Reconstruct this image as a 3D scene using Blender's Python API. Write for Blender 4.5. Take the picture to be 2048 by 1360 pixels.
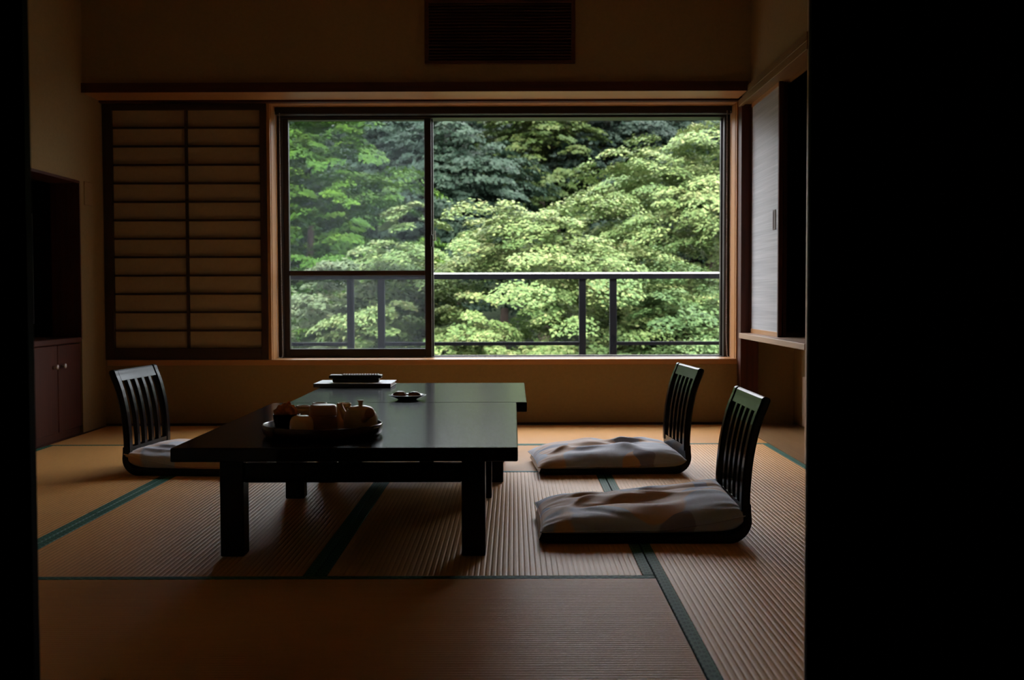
import bpy, bmesh, math, random
import numpy as np
from mathutils import Vector, Matrix

# ------------------------------------------------------------------ clear
for o in list(bpy.data.objects):
    bpy.data.objects.remove(o, do_unlink=True)
scene = bpy.context.scene
C = scene.collection
R = math.radians

# ------------------------------------------------------------------ camera
CAM_H = 0.722
F_PX = 2313.0
PITCH, YAW, ROLL = 0.03793, -0.00156, 0.00271
cd = bpy.data.cameras.new('camera')
cd.sensor_width = 36.0
cd.lens = F_PX / 2048.0 * 36.0
cd.clip_start = 0.05
cd.clip_end = 400
cd.dof.use_dof = True
cd.dof.focus_distance = 4.0
cd.dof.aperture_fstop = 5.0
cam = bpy.data.objects.new('camera', cd)
C.objects.link(cam)
def _world(v):      # camera basis (right, forward, up) to world
    X, d, u = v
    c, s = math.cos(-ROLL), math.sin(-ROLL); X, u = c*X - s*u, s*X + c*u
    c, s = math.cos(PITCH), math.sin(PITCH); y = c*d + s*u; z = -s*d + c*u
    c, s = math.cos(-YAW), math.sin(-YAW); X, y = c*X - s*y, s*X + c*y
    return Vector((X, y, z))
_r, _f, _u = _world((1, 0, 0)), _world((0, 1, 0)), _world((0, 0, 1))
cam.matrix_world = Matrix(((_r.x, _u.x, -_f.x, 0), (_r.y, _u.y, -_f.y, 0), (_r.z, _u.z, -_f.z, CAM_H), (0, 0, 0, 1)))
scene.camera = cam

# ------------------------------------------------------------------ sky, sun, exposure
world = bpy.data.worlds.new('overcast_sky')
scene.world = world
world.use_nodes = True
wn = world.node_tree.nodes
wn['Background'].inputs['Color'].default_value = (0.96, 0.955, 1.0, 1)
wn['Background'].inputs['Strength'].default_value = 1.0
sd = bpy.data.lights.new('sun', 'SUN')
sd.energy = 1.5
sd.angle = R(10)
sd.color = (1.0, 0.96, 0.88)
sun = bpy.data.objects.new('sun', sd)
C.objects.link(sun)
sun.rotation_euler = (R(24), R(10), 0)      # high, from behind the building
scene.view_settings.view_transform = 'Standard'
scene.view_settings.look = 'None'
scene.view_settings.gamma = 1
scene.view_settings.use_curve_mapping = False
scene.view_settings.exposure = 3.15
scene.cycles.max_bounces = 12
scene.cycles.diffuse_bounces = 6
scene.cycles.transparent_max_bounces = 16

# ------------------------------------------------------------------ materials
MATS = {}
def new_mat(name):
    m = bpy.data.materials.new(name)
    m.use_nodes = True
    MATS[name] = m
    return m, m.node_tree.nodes, m.node_tree.links, m.node_tree.nodes['Principled BSDF']
def mixc(n, l, fac, a, b):
    x = n.new('ShaderNodeMix'); x.data_type = 'RGBA'
    for sock, v in ((x.inputs[6], a), (x.inputs[7], b)):
        if hasattr(v, 'links') or isinstance(v, bpy.types.NodeSocket): l.new(v, sock)
        else: sock.default_value = (*v, 1)
    if isinstance(fac, bpy.types.NodeSocket): l.new(fac, x.inputs[0])
    else: x.inputs[0].default_value = fac
    return x.outputs[2]
def texco(n, l, scale=(1, 1, 1), kind='Object', rot=(0, 0, 0)):
    t = n.new('ShaderNodeTexCoord'); mp = n.new('ShaderNodeMapping')
    mp.inputs['Scale'].default_value = scale; mp.inputs['Rotation'].default_value = rot
    l.new(t.outputs[kind], mp.inputs['Vector'])
    return mp.outputs['Vector']
def noise(n, l, vec, scale, detail=4, rough=.55):
    x = n.new('ShaderNodeTexNoise'); x.inputs['Scale'].default_value = scale
    x.inputs['Detail'].default_value = detail; x.inputs['Roughness'].default_value = rough
    l.new(vec, x.inputs['Vector'])
    return x.outputs['Fac']
def ramp(n, l, fac, p0, p1):
    x = n.new('ShaderNodeMapRange'); x.inputs[1].default_value = p0; x.inputs[2].default_value = p1
    l.new(fac, x.inputs[0]); return x.outputs[0]
def math_node(n, l, op, a, b=None):
    x = n.new('ShaderNodeMath'); x.operation = op
    for i, q in enumerate((a, b)):
        if q is None: continue
        if isinstance(q, bpy.types.NodeSocket): l.new(q, x.inputs[i])
        else: x.inputs[i].default_value = q
    return x.outputs[0]
def bump(n, l, h, b, strength=.2, dist=.002):
    x = n.new('ShaderNodeBump'); x.inputs['Strength'].default_value = strength
    x.inputs['Distance'].default_value = dist
    l.new(h, x.inputs['Height']); l.new(x.outputs[0], b.inputs['Normal'])
def simple(name, a, b=None, rough=.5, scale=(6, 6, 6), nscale=1.0, spec=.5, metal=0, bstr=.0, bdist=.001, rough2=None, coat=0):
    m, n, l, p = new_mat(name)
    b = b or tuple(v*.8 for v in a)
    v = texco(n, l, scale)
    f = noise(n, l, v, nscale)
    f2 = ramp(n, l, f, .3, .7)
    l.new(mixc(n, l, f2, a, b), p.inputs['Base Color'])
    p.inputs['Roughness'].default_value = rough
    if rough2 is not None:
        mr = n.new('ShaderNodeMapRange'); mr.inputs[3].default_value = rough; mr.inputs[4].default_value = rough2
        l.new(f, mr.inputs[0]); l.new(mr.outputs[0], p.inputs['Roughness'])
    p.inputs['Specular IOR Level'].default_value = spec
    p.inputs['Metallic'].default_value = metal
    p.inputs['Coat Weight'].default_value = coat
    if bstr: bump(n, l, f, p, bstr, bdist)
    return m
def wood(name, a, b, rough=.4, axis=0, spec=.5, grain=60):
    sc = [grain, grain, grain]; sc[axis] = 2.0
    return simple(name, a, b, rough, tuple(sc), 1.0, spec, bstr=.15, bdist=.0006)

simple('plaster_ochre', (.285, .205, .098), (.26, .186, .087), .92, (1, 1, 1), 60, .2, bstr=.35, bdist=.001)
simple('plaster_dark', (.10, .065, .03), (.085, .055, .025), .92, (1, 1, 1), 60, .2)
simple('ceiling_board', (.66, .50, .33), (.58, .43, .28), .7, (2, 40, 2), 1, .3)
wood('wood_dark_x', (.075, .020, .009), (.045, .012, .006), .5, 0, .25)
wood('wood_dark_y', (.075, .020, .009), (.045, .012, .006), .5, 1, .25)
wood('wood_dark_z', (.075, .020, .009), (.045, .012, .006), .5, 2, .25)
wood('wood_warm_x', (.44, .215, .075), (.37, .17, .055), .38, 0)
wood('wood_warm_y', (.44, .215, .075), (.37, .17, .055), .38, 1)
wood('wood_warm_z', (.44, .215, .075), (.37, .17, .055), .38, 2)
wood('wood_rail_y', (.20, .115, .040), (.155, .085, .030), .5, 1, .3)
wood('wood_pale_y', (.50, .34, .22), (.42, .27, .17), .35, 1)
wood('wood_pale_z', (.46, .33, .22), (.40, .28, .18), .5, 2)
wood('wood_shelf_y', (.44, .30, .21), (.34, .22, .15), .4, 1)
wood('wood_floor_x', (.55, .35, .17), (.46, .28, .13), .35, 0)
wood('wood_floor_y', (.33, .19, .08), (.27, .15, .06), .35, 1)
simple('door_paper_pale', (.82, .73, .58), (.78, .69, .54), .8, (4, 4, 4), 2, .2)  # pale stuff for unseen room-side faces, added to bounce light back
wood('wood_black', (.007, .003, .002), (.0045, .002, .0015), .7, 2, .05)
wood('lattice_dark_x', (.040, .014, .008), (.026, .009, .005), .6, 0)
wood('lattice_dark_z', (.040, .014, .008), (.026, .009, .005), .6, 2)
simple('shoji_paper', (.40, .305, .195), (.37, .28, .178), .9, (3, 3, 3), 14, .1)
simple('lacquer_black', (.0085, .0085, .010), (.006, .006, .007), .14, (160, 160, 160), 1.0, .16, bstr=.12, bdist=.0003, rough2=.24)
simple('lacquer_table', (.010, .008, .008), (.007, .006, .006), .10, (220, 220, 220), 1.0, .22, bstr=.15, bdist=.0003, rough2=.20)
# satin: only part of the worn table film mirrors
for nm, fac in (('lacquer_table', .58), ('lacquer_black', .80)):
    m = MATS[nm]; n, l = m.node_tree.nodes, m.node_tree.links
    df = n.new('ShaderNodeBsdfDiffuse'); df.inputs[0].default_value = (.008, .007, .008, 1)
    mx = n.new('ShaderNodeMixShader'); mx.inputs[0].default_value = fac
    l.new(df.outputs[0], mx.inputs[1]); l.new(n['Principled BSDF'].outputs[0], mx.inputs[2]); l.new(mx.outputs[0], n['Material Output'].inputs[0])
simple('lacquer_tray', (.07, .020, .010), (.045, .012, .007), .18, (30, 30, 30), 1, .5)
simple('aluminium_brown', (.020, .013, .009), (.016, .010, .007), .4, (30, 30, 30), 1, .4)
simple('sash_rail_brown', (.045, .026, .018), (.04, .022, .015), .5, (30, 30, 30), 1, .4)
simple('metal_pale', (.72, .74, .76), (.66, .68, .70), .3, (30, 30, 30), 1, .5, metal=.6)
simple('rail_charcoal', (.012, .013, .019), (.010, .011, .016), .55, (20, 20, 20), 1, .08)
simple('rail_cap_metal', (.80, .82, .84), (.74, .77, .80), .25, (20, 20, 20), 1, .5, metal=.8)
simple('plastic_black', (.010, .010, .012), (.008, .008, .010), .3, (30, 30, 30), 1)
simple('plastic_pale', (.55, .56, .58), (.50, .51, .53), .45, (30, 30, 30), 1)
simple('leather_black', (.022, .022, .026), (.016, .016, .020), .32, (120, 120, 120), 1, .6, bstr=.2, bdist=.0004)
simple('folder_pale', (.88, .89, .92), (.84, .85, .88), .3, (30, 30, 30), 1, .5)  # pale base colour stands in for the reflection on the glossy cover
simple('paper_white', (.62, .61, .60), (.58, .57, .56), .6, (30, 30, 30), 1)
simple('screen_glass', (.006, .007, .008), (.006, .007, .008), .12, (30, 30, 30), 1)
simple('ceramic_tan', (.90, .54, .20), (.82, .46, .16), .22, (14, 14, 14), 2, .5)
simple('ceramic_olive', (.66, .43, .18), (.54, .34, .135), .30, (14, 14, 14), 2, .5)
simple('ceramic_brown', (.52, .25, .10), (.42, .19, .075), .28, (14, 14, 14), 2, .5)
simple('bark_canister', (.40, .16, .07), (.28, .10, .045), .45, (18, 18, 60), 2, .5)
simple('cloth_rust', (.80, .27, .06), (.66, .20, .045), .85, (60, 60, 60), 1, .2, bstr=.2, bdist=.0005)
simple('plate_glaze', (.30, .33, .36), (.24, .27, .30), .12, (20, 20, 20), 1, .6)
simple('sweet_brown', (.50, .20, .08), (.38, .14, .06), .55, (60, 60, 60), 1)
simple('sweet_wrap', (.75, .74, .74), (.65, .64, .64), .25, (40, 40, 40), 1, .6)
simple('switch_plate', (.27, .178, .080), (.26, .17, .076), .6, (20, 20, 20), 1, .3)
simple('concrete', (.30, .30, .29), (.25, .25, .24), .8, (6, 6, 6), 2, .3)
simple('bark', (.075, .055, .042), (.045, .034, .028), .9, (6, 6, 2), 2, .2, bstr=.5, bdist=.02)
simple('hill_soil', (.012, .018, .009), (.007, .011, .006), .95, (1, 1, 1), 2.5, .1, bstr=.8, bdist=.3)

# closet door: grey-white textile with fine horizontal slubs
m, n, l, p = new_mat('fusuma_cloth')
v = texco(n, l, (1, 1.4, 160)); f = noise(n, l, v, 1.0, 3)
v2 = texco(n, l, (1, .5, 26)); f2 = noise(n, l, v2, 1.0, 2)
mm = n.new('ShaderNodeMath'); mm.operation = 'ADD'; l.new(f, mm.inputs[0]); l.new(f2, mm.inputs[1])
l.new(mixc(n, l, ramp(n, l, mm.outputs[0], .75, 1.3), (.28, .29, .31), (.42, .435, .455)), p.inputs['Base Color'])
p.inputs['Roughness'].default_value = .6
bump(n, l, f, p, .3, .001)

# woven rush: slightly different strands, fine cross-texture (ridges are geometry)
m, n, l, p = new_mat('tatami_rush')
v = texco(n, l, (14, 420, 1)); f = noise(n, l, v, 1.0, 2)
v2 = texco(n, l, (60, 60, 1)); f2 = noise(n, l, v2, 1.0, 3)
c1 = mixc(n, l, ramp(n, l, f, .3, .7), (.84, .45, .15), (.70, .355, .11))
l.new(mixc(n, l, ramp(n, l, f2, .2, .9), c1, (.76, .38, .125)), p.inputs['Base Color'])
p.inputs['Roughness'].default_value = .48
p.inputs['Specular IOR Level'].default_value = .15
bump(n, l, f, p, .35, .0006)

# green brocade mat border: zigzag lattice
m, n, l, p = new_mat('tatami_border')
v = texco(n, l, (1, 1, 1))
sx = n.new('ShaderNodeSeparateXYZ'); l.new(v, sx.inputs[0])
u = math_node(n, l, 'MULTIPLY', sx.outputs[1], 1/.030)
w = math_node(n, l, 'MULTIPLY', sx.outputs[0], 1/.030)
pa = math_node(n, l, 'PINGPONG', math_node(n, l, 'ADD', u, w), .5)
pb = math_node(n, l, 'PINGPONG', math_node(n, l, 'SUBTRACT', u, w), .5)
pc = math_node(n, l, 'PINGPONG', math_node(n, l, 'MULTIPLY', u, 3.0), .5)
mn = math_node(n, l, 'MINIMUM', math_node(n, l, 'MINIMUM', pa, pb), pc)
line = ramp(n, l, mn, .09, .15)
fn = noise(n, l, texco(n, l, (500, 500, 500)), 1, 2)
dk = mixc(n, l, fn, (.014, .070, .048), (.022, .095, .066))
l.new(mixc(n, l, line, (.075, .215, .155), dk), p.inputs['Base Color'])
p.inputs['Roughness'].default_value = .65
p.inputs['Specular IOR Level'].default_value = .12
bump(n, l, fn, p, .3, .0005)

# cushion cotton: tan ground with slate-blue cloud shapes
def cushion_mat(name, off, thr=.53):
    m, n, l, p = new_mat(name)
    v = texco(n, l, (1, 1, .3)); 
    ad = n.new('ShaderNodeVectorMath'); ad.operation = 'ADD'; ad.inputs[1].default_value = off
    l.new(v, ad.inputs[0])
    f = noise(n, l, ad.outputs[0], 4.2, 1.5, .4)
    f3 = noise(n, l, ad.outputs[0], 7.5, 1.0, .4)
    weave = noise(n, l, texco(n, l, (420, 420, 420)), 1, 2)
    patch = ramp(n, l, f, thr-.012, thr+.012)
    patch2 = ramp(n, l, f3, .64, .655)
    ground = mixc(n, l, weave, (.78, .48, .26), (.66, .39, .20))
    blue = mixc(n, l, weave, (.50, .54, .63), (.41, .45, .54))
    slate = mixc(n, l, weave, (.30, .28, .36), (.23, .215, .29))
    c = mixc(n, l, patch, ground, blue)
    l.new(mixc(n, l, patch2, c, slate), p.inputs['Base Color'])
    p.inputs['Roughness'].default_value = .75
    p.inputs['Sheen Weight'].default_value = .9
    p.inputs['Sheen Roughness'].default_value = .45
    p.inputs['Sheen Tint'].default_value = (.92, .93, 1, 1)
    bump(n, l, weave, p, .35, .0006)
cushion_mat('cushion_cotton_a', (2.3, .6, 0))
cushion_mat('cushion_cotton_b', (7.1, 3.3, 0), .47)
cushion_mat('cushion_cotton_c', (11.4, 8.2, 0), .58)

def glass(name, tint, veil=0.0, veilcol=(.5, .55, .6)):
    m, n, l, p = new_mat(name)
    n.remove(p)
    out = n['Material Output']
    tr = n.new('ShaderNodeBsdfTransparent'); tr.inputs[0].default_value = (*tint, 1)
    gl = n.new('ShaderNodeBsdfGlossy'); gl.inputs['Roughness'].default_value = .02
    lw = n.new('ShaderNodeLayerWeight'); lw.inputs[0].default_value = .5      # facing term, same from both sides
    pw = math_node(n, l, 'POWER', lw.outputs['Facing'], 5.0)
    fr = math_node(n, l, 'ADD', math_node(n, l, 'MULTIPLY', pw, .8), .03)
    mx = n.new('ShaderNodeMixShader'); l.new(fr, mx.inputs[0]); l.new(tr.outputs[0], mx.inputs[1]); l.new(gl.outputs[0], mx.inputs[2])
    last = mx.outputs[0]
    if veil:
        df = n.new('ShaderNodeBsdfTranslucent'); df.inputs[0].default_value = (*veilcol, 1)
        nz = noise(n, l, texco(n, l, (5, 5, 5)), 1, 3)
        mv = n.new('ShaderNodeMixShader')
        mr = n.new('ShaderNodeMapRange'); mr.inputs[3].default_value = veil*.7; mr.inputs[4].default_value = veil*1.3
        l.new(nz, mr.inputs[0]); l.new(mr.outputs[0], mv.inputs[0])
        l.new(last, mv.inputs[1]); l.new(df.outputs[0], mv.inputs[2]); last = mv.outputs[0]
    l.new(last, out.inputs[0])
glass('glass_clear', (.97, .98, .98))
glass('glass_hazy', (.80, .84, .85), .014)

LEAF = 1.08
def leaf_mat(name, cols, transl=.15):
    cols = [tuple(v*LEAF for v in c) for c in cols]
    m, n, l, p = new_mat(name)
    out = n['Material Output']
    at = n.new('ShaderNodeAttribute'); at.attribute_name = 'leaf_tone'
    cr = n.new('ShaderNodeValToRGB')
    cr.color_ramp.elements[0].color = (*cols[0], 1); cr.color_ramp.elements[0].position = 0
    cr.color_ramp.elements[1].color = (*cols[-1], 1); cr.color_ramp.elements[1].position = 1
    for i, c in enumerate(cols[1:-1]):
        e = cr.color_ramp.elements.new((i+1)/(len(cols)-1)); e.color = (*c, 1)
    l.new(at.outputs['Fac'], cr.inputs[0])
    l.new(cr.outputs[0], p.inputs['Base Color'])
    p.inputs['Roughness'].default_value = .55
    p.inputs['Specular IOR Level'].default_value = .12
    tl = n.new('ShaderNodeBsdfTranslucent'); l.new(cr.outputs[0], tl.inputs[0])
    mx = n.new('ShaderNodeMixShader'); mx.inputs[0].default_value = transl
    l.new(p.outputs[0], mx.inputs[1]); l.new(tl.outputs[0], mx.inputs[2]); l.new(mx.outputs[0], out.inputs[0])
leaf_mat('leaf_maple_pale', [(.034, .068, .018), (.070, .115, .034), (.135, .170, .060), (.205, .190, .085)])
leaf_mat('leaf_maple_green', [(.018, .042, .012), (.036, .072, .022), (.070, .112, .038), (.120, .150, .060)])
leaf_mat('leaf_maple_grey', [(.036, .060, .026), (.065, .092, .042), (.100, .125, .062), (.145, .125, .075)])
leaf_mat('leaf_vivid', [(.011, .040, .004), (.034, .082, .006), (.092, .155, .012)])
leaf_mat('leaf_evergreen_blue', [(.009, .021, .013), (.017, .034, .021), (.032, .052, .032)], 0.2)
leaf_mat('leaf_evergreen_dark', [(.006, .013, .009), (.010, .021, .014), (.020, .032, .021)], 0.2)
leaf_mat('leaf_olive', [(.014, .030, .007), (.030, .050, .011), (.060, .070, .018)], 0.25)

# ------------------------------------------------------------------ mesh helpers
def props(o, label=None, cat=None, group=None, kind=None):
    if label: o['label'] = label
    if cat: o['category'] = cat
    if group: o['group'] = group
    if kind: o['kind'] = kind
    return o
def world_loc(o):
    v = Vector((0, 0, 0))
    while o is not None:
        v += o.location; o = o.parent
    return v
def link(name, me, mat, parent=None):
    if mat is not None and len(me.materials) == 0: me.materials.append(MATS[mat])
    o = bpy.data.objects.new(name, me); C.objects.link(o)
    o.parent = parent
    return o
def empty(name, loc=(0, 0, 0)):
    o = bpy.data.objects.new(name, None); o.empty_display_size = .05
    C.objects.link(o); o.location = loc
    return o
def bm_mesh(bm, name, smooth=False):
    me = bpy.data.meshes.new(name); bm.to_mesh(me); bm.free()
    if smooth: me.polygons.foreach_set('use_smooth', [True]*len(me.polygons))
    return me
def box(name, lo, hi, mat, parent=None, bev=0.0, seg=2):
    """axis box given in world coordinates; stored relative to its parent"""
    off = world_loc(parent) if parent else Vector((0, 0, 0))
    c = (Vector(lo)+Vector(hi))/2
    bm = bmesh.new(); bmesh.ops.create_cube(bm, size=1)
    s = Vector(hi)-Vector(lo)
    for v in bm.verts: v.co = Vector((v.co.x*s.x, v.co.y*s.y, v.co.z*s.z))
    if bev: bmesh.ops.bevel(bm, geom=bm.edges[:], offset=bev, segments=seg, affect='EDGES', profile=.5)
    o = link(name, bm_mesh(bm, name), mat, parent)
    o.location = c - off
    return o
def joined_boxes(name, boxes, mat, parent=None, bev=0):
    off = world_loc(parent) if parent else Vector((0, 0, 0))
    bm = bmesh.new()
    for lo, hi in boxes:
        lo, hi = Vector(lo), Vector(hi); c, s = (lo+hi)/2, hi-lo
        r = bmesh.ops.create_cube(bm, size=1)
        for v in r['verts']: v.co = c-off+Vector((v.co.x*s.x, v.co.y*s.y, v.co.z*s.z))
    if bev: bmesh.ops.bevel(bm, geom=bm.edges[:], offset=bev, segments=1, affect='EDGES')
    return link(name, bm_mesh(bm, name), mat, parent)
def lathe(name, prof, mat, parent=None, loc=(0, 0, 0), n=40, closed=True):
    """profile of (radius, z) turned about z"""
    bm = bmesh.new(); rings = []
    for r, z in prof:
        if r < 1e-5: rings.append([bm.verts.new((0, 0, z))])
        else: rings.append([bm.verts.new((r*math.cos(2*math.pi*i/n), r*math.sin(2*math.pi*i/n), z)) for i in range(n)])
    for a, b in zip(rings, rings[1:]):
        for i in range(n):
            j = (i+1) % n
            if len(a) == 1 and len(b) == 1: continue
            if len(a) == 1: bm.faces.new((a[0], b[j], b[i]))
            elif len(b) == 1: bm.faces.new((a[i], a[j], b[0]))
            else: bm.faces.new((a[i], a[j], b[j], b[i]))
    bmesh.ops.recalc_face_normals(bm, faces=bm.faces[:])
    o = link(name, bm_mesh(bm, name, True), mat, parent); o.location = loc
    return o
def tube(name, pts, radii, mat, parent=None, n=12):
    """tapered round tube through points"""
    bm = bmesh.new(); rings = []
    pts = [Vector(p) for p in pts]
    for i, p in enumerate(pts):
        t = (pts[min(i+1, len(pts)-1)] - pts[max(i-1, 0)]).normalized()
        a = t.cross(Vector((0, 0, 1)) if abs(t.z) < .9 else Vector((1, 0, 0))).normalized(); b = t.cross(a)
        rings.append([bm.verts.new(p + radii[i]*(math.cos(2*math.pi*k/n)*a + math.sin(2*math.pi*k/n)*b)) for k in range(n)])
    for a, b in zip(rings, rings[1:]):
        for k in range(n): bm.faces.new((a[k], a[(k+1) % n], b[(k+1) % n], b[k]))
    bm.faces.new(rings[0][::-1]); bm.faces.new(rings[-1])
    bmesh.ops.recalc_face_normals(bm, faces=bm.faces[:])
    return link(name, bm_mesh(bm, name, True), mat, parent)
def np_mesh(name, verts, faces, smooth=True):
    me = bpy.data.meshes.new(name)
    nv, nf, k = len(verts), len(faces), faces.shape[1]
    me.vertices.add(nv); me.vertices.foreach_set('co', verts.astype(np.float32).ravel())
    me.loops.add(nf*k); me.loops.foreach_set('vertex_index', faces.astype(np.int32).ravel())
    me.polygons.add(nf)
    me.polygons.foreach_set('loop_start', np.arange(0, nf*k, k, dtype=np.int32))
    me.polygons.foreach_set('loop_total', np.full(nf, k, dtype=np.int32))
    if smooth: me.polygons.foreach_set('use_smooth', np.ones(nf, dtype=bool))
    me.update(calc_edges=True)
    return me

# ================================================================== SETTING
XL, XR = -2.29, 1.243          # room sides (left wall face, edge of the mats on the right)
YW, YN = 6.484, 2.084          # window wall face, near edge of the mats
ZC = 2.50
TW = 0.88

floor = box('floor', (-2.9, -1.6, -.16), (2.1, 6.80, -.055), 'wood_dark_x')
props(floor, kind='structure')

# ---- tatami: ridged rush top with two brocade borders along the long sides
def ridge_mesh(L, Wd, pitch=.0145):
    w = Wd-2*.0295
    k = int(round(w/pitch)); pt = w/k
    ys, zs = [], []
    for i in range(k):
        y0 = -w/2+i*pt
        for fr, z in ((0.0, -.0017), (.11, -.0003), (.3, 0), (.7, 0), (.89, -.0003)):
            ys.append(y0+fr*pt); zs.append(z)
    ys.append(w/2); zs.append(-.0017)
    ys = np.array(ys); zs = np.array(zs); N = len(ys)
    v = np.zeros((2*N+4, 3))
    v[:N] = np.stack([np.full(N, -L/2), ys, zs], 1); v[N:2*N] = np.stack([np.full(N, L/2), ys, zs], 1)
    f = np.stack([np.arange(N-1), np.arange(N-1)+N, np.arange(1, N)+N, np.arange(1, N)], 1)
    v[2*N:] = [(-L/2, -w/2, -.05), (L/2, -w/2, -.05), (L/2, w/2, -.05), (-L/2, w/2, -.05)]
    extra = np.array([[2*N, 2*N+1, N, 0], [2*N+2, 2*N+3, N-1, 2*N-1], [2*N+3, 2*N+2, 2*N+1, 2*N], [0, N-1, 2*N+3, 2*N], [N, 2*N+1, 2*N+2, 2*N-1]])
    return np_mesh('tatami_mat', v, np.vstack([f, extra]), False)
RIDGE = ridge_mesh(2*TW-.004, TW-.003); RIDGE.materials.append(MATS['tatami_rush'])
bm = bmesh.new(); bmesh.ops.create_cube(bm, size=1)
for v in bm.verts: v.co = Vector((v.co.x*(2*TW-.004), v.co.y*.0295, v.co.z*.05))
bmesh.ops.bevel(bm, geom=[e for e in bm.edges], offset=.0015, segments=1, affect='EDGES')
BORDER = bm_mesh(bm, 'border'); BORDER.materials.append(MATS['tatami_border'])
X0 = XR - 4*TW - .004
def mat_at(cx, cy, along_y):
    o = bpy.data.objects.new('tatami_mat', RIDGE); C.objects.link(o); o.parent = floor
    o.location = Vector((cx, cy, 0)) - floor.location
    if along_y: o.rotation_euler.z = math.pi/2
    for s in (-1, 1):
        b = bpy.data.objects.new('border', BORDER); C.objects.link(b); b.parent = o
        b.location = (0, s*(TW/2-.0015-.0148), -.0245)
X1 = XR-4*TW
D = YN+TW
mat_at(X1+TW/2, YN+TW, True)                       # left column, near
mat_at(X1+TW/2, YN+3*TW-.0, True)                  # left column, far
mat_at(X1+2*TW, YN+TW/2, False)                    # near mat lying across
mat_at(X1+1.5*TW, YN+2*TW, True)
mat_at(X1+2.5*TW, YN+2*TW, True)
mat_at(X1+2*TW, YN+3.5*TW, False)
mat_at(X1+3.5*TW, YN+TW, True)
mat_at(X1+3.5*TW, YN+3*TW, True)
mat_at(X1+TW, YN+4.5*TW, False)
mat_at(X1+3*TW, YN+4.5*TW, False)
# timber fillers around the mats
box('trim_1', (XL-.02, YN-.0, -.055), (X1-.001, YW, .002), 'wood_dark_y', None); bpy.data.objects['trim_1']['kind'] = 'structure'
box('baseboard_window', (XL, YW-.012, .0), (1.25, YW+.01, .012), 'wood_dark_x')['kind'] = 'structure'

# ---- window wall, lower part, part behind the shoji, soffit
ww = joined_boxes('wall_window', [((-2.6, YW, -.1), (2.0, 6.78, .338)),
                                  ((-2.6, 6.51, .33), (-1.375, 6.78, 1.95)),
                                  ((1.262, YW, .338), (2.05, 6.78, 1.95)),
                                  ((-2.6, 6.46, 1.84), (2.05, 6.78, 2.6))], 'plaster_ochre')
props(ww, kind='structure')
wa = box('wall_soffit', (-2.35, 6.19, 1.853), (1.262, 6.47, 2.52), 'plaster_ochre'); props(wa, kind='structure')
t2 = joined_boxes('trim_2', [((-2.31, 6.175, 1.808), (1.245, 6.43, 1.853))], 'wood_warm_x', None, .003); props(t2, kind='structure')
t3 = box('trim_3', (-2.31, 6.170, 1.806), (1.245, 6.1755, 1.856), 'wood_dark_x'); props(t3, kind='structure')
t4 = box('trim_4', (-2.31, 6.43, 1.797), (1.26, 6.49, 1.86), 'wood_dark_x'); props(t4, kind='structure')

# ---- left wall with niche
wl = joined_boxes('wall_left', [((-2.44, 1.95, 1.335), (XL, 6.50, 2.6)), ((-2.44, 6.125, -.1), (XL, 6.50, 1.335)), ((-2.44, 1.95, -.1), (XL, 4.95, 1.335))], 'plaster_ochre')
props(wl, kind='structure')
nz = joined_boxes('wall_niche', [((-2.95, 4.90, -.1), (-2.90, 6.17, 1.40)), ((-2.95, 4.90, 1.335), (-2.43, 6.17, 1.40)),
                                 ((-2.95, 6.125, -.1), (-2.43, 6.20, 1.40)), ((-2.95, 4.88, -.1), (-2.43, 4.95, 1.40))], 'wood_black')
props(nz, kind='structure')
nf = joined_boxes('trim_5', [((-2.44, 6.113, .50), (XL+.002, 6.126, 1.336)), ((-2.44, 4.95, 1.322), (XL+.002, 6.126, 1.336))], 'wood_dark_z'); props(nf, kind='structure')

# ---- ceiling, right wall, alcove, near wall and the dark anteroom
props(box('ceiling', (-2.9, -1.6, ZC), (2.1, 6.80, ZC+.12), 'ceiling_board'), kind='structure')
props(box('wall_right', (1.264, 1.95, 1.80), (1.38, 6.48, 2.6), 'plaster_ochre'), kind='structure')
wr = joined_boxes('wall_right_near', [((1.264, 1.95, -.1), (1.38, 4.845, 1.80))], 'plaster_ochre'); props(wr, kind='structure')
al = joined_boxes('wall_alcove', [((1.57, 4.70, -.1), (1.66, 6.50, .50)), ((1.30, 4.70, -.1), (1.66, 4.80, .50))], 'plaster_ochre'); props(al, kind='structure')
cl = joined_boxes('wall_closet', [((1.98, 4.70, .40), (2.06, 6.52, 1.90)), ((1.30, 4.70, .50), (2.06, 4.84, 1.90)), ((1.31, 4.70, 1.80), (2.06, 6.52, 1.92)), ((1.36, 6.44, .50), (2.0, 6.52, 1.85)), ((1.66, 4.7, .40), (2.06, 6.52, .49))], 'wood_black'); props(cl, kind='structure')
af = empty('floor_alcove', (1.24, 4.8, 0)); props(af, kind='structure')
for i in range(3):
    x0 = 1.288+i*.095
    box('plank', (x0, 4.80, -.05), (x0+.0946, YW, .003), 'wood_floor_y', af)
box('alcove_edge_strip', (1.2445, 4.85, -.05), (1.2875, 6.385, .003), 'wood_floor_y', af)

# corner post, alcove pillar, rail, shelf
props(box('trim_post', (1.252, 6.385, -.05), (1.352, 6.60, 1.81), 'wood_dark_z', None, .003), kind='structure')
props(box('trim_pillar', (1.246, 4.845, -.05), (1.345, 4.945, ZC), 'wood_pale_z', None, .004), kind='structure')
rr = joined_boxes('trim_rail', [((1.240, 4.93, 1.797), (1.275, 6.19, 1.836)), ((1.240, 4.93, 1.760), (1.262, 6.42, 1.797)), ((1.262, 4.93, 1.770), (1.37, 6.42, 1.80))], 'wood_rail_y', None, .002)
props(rr, kind='structure')
props(box('trim_shelf', (1.243, 4.946, .487), (1.66, 6.386, .515), 'wood_shelf_y', None, .002), kind='structure')

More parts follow.
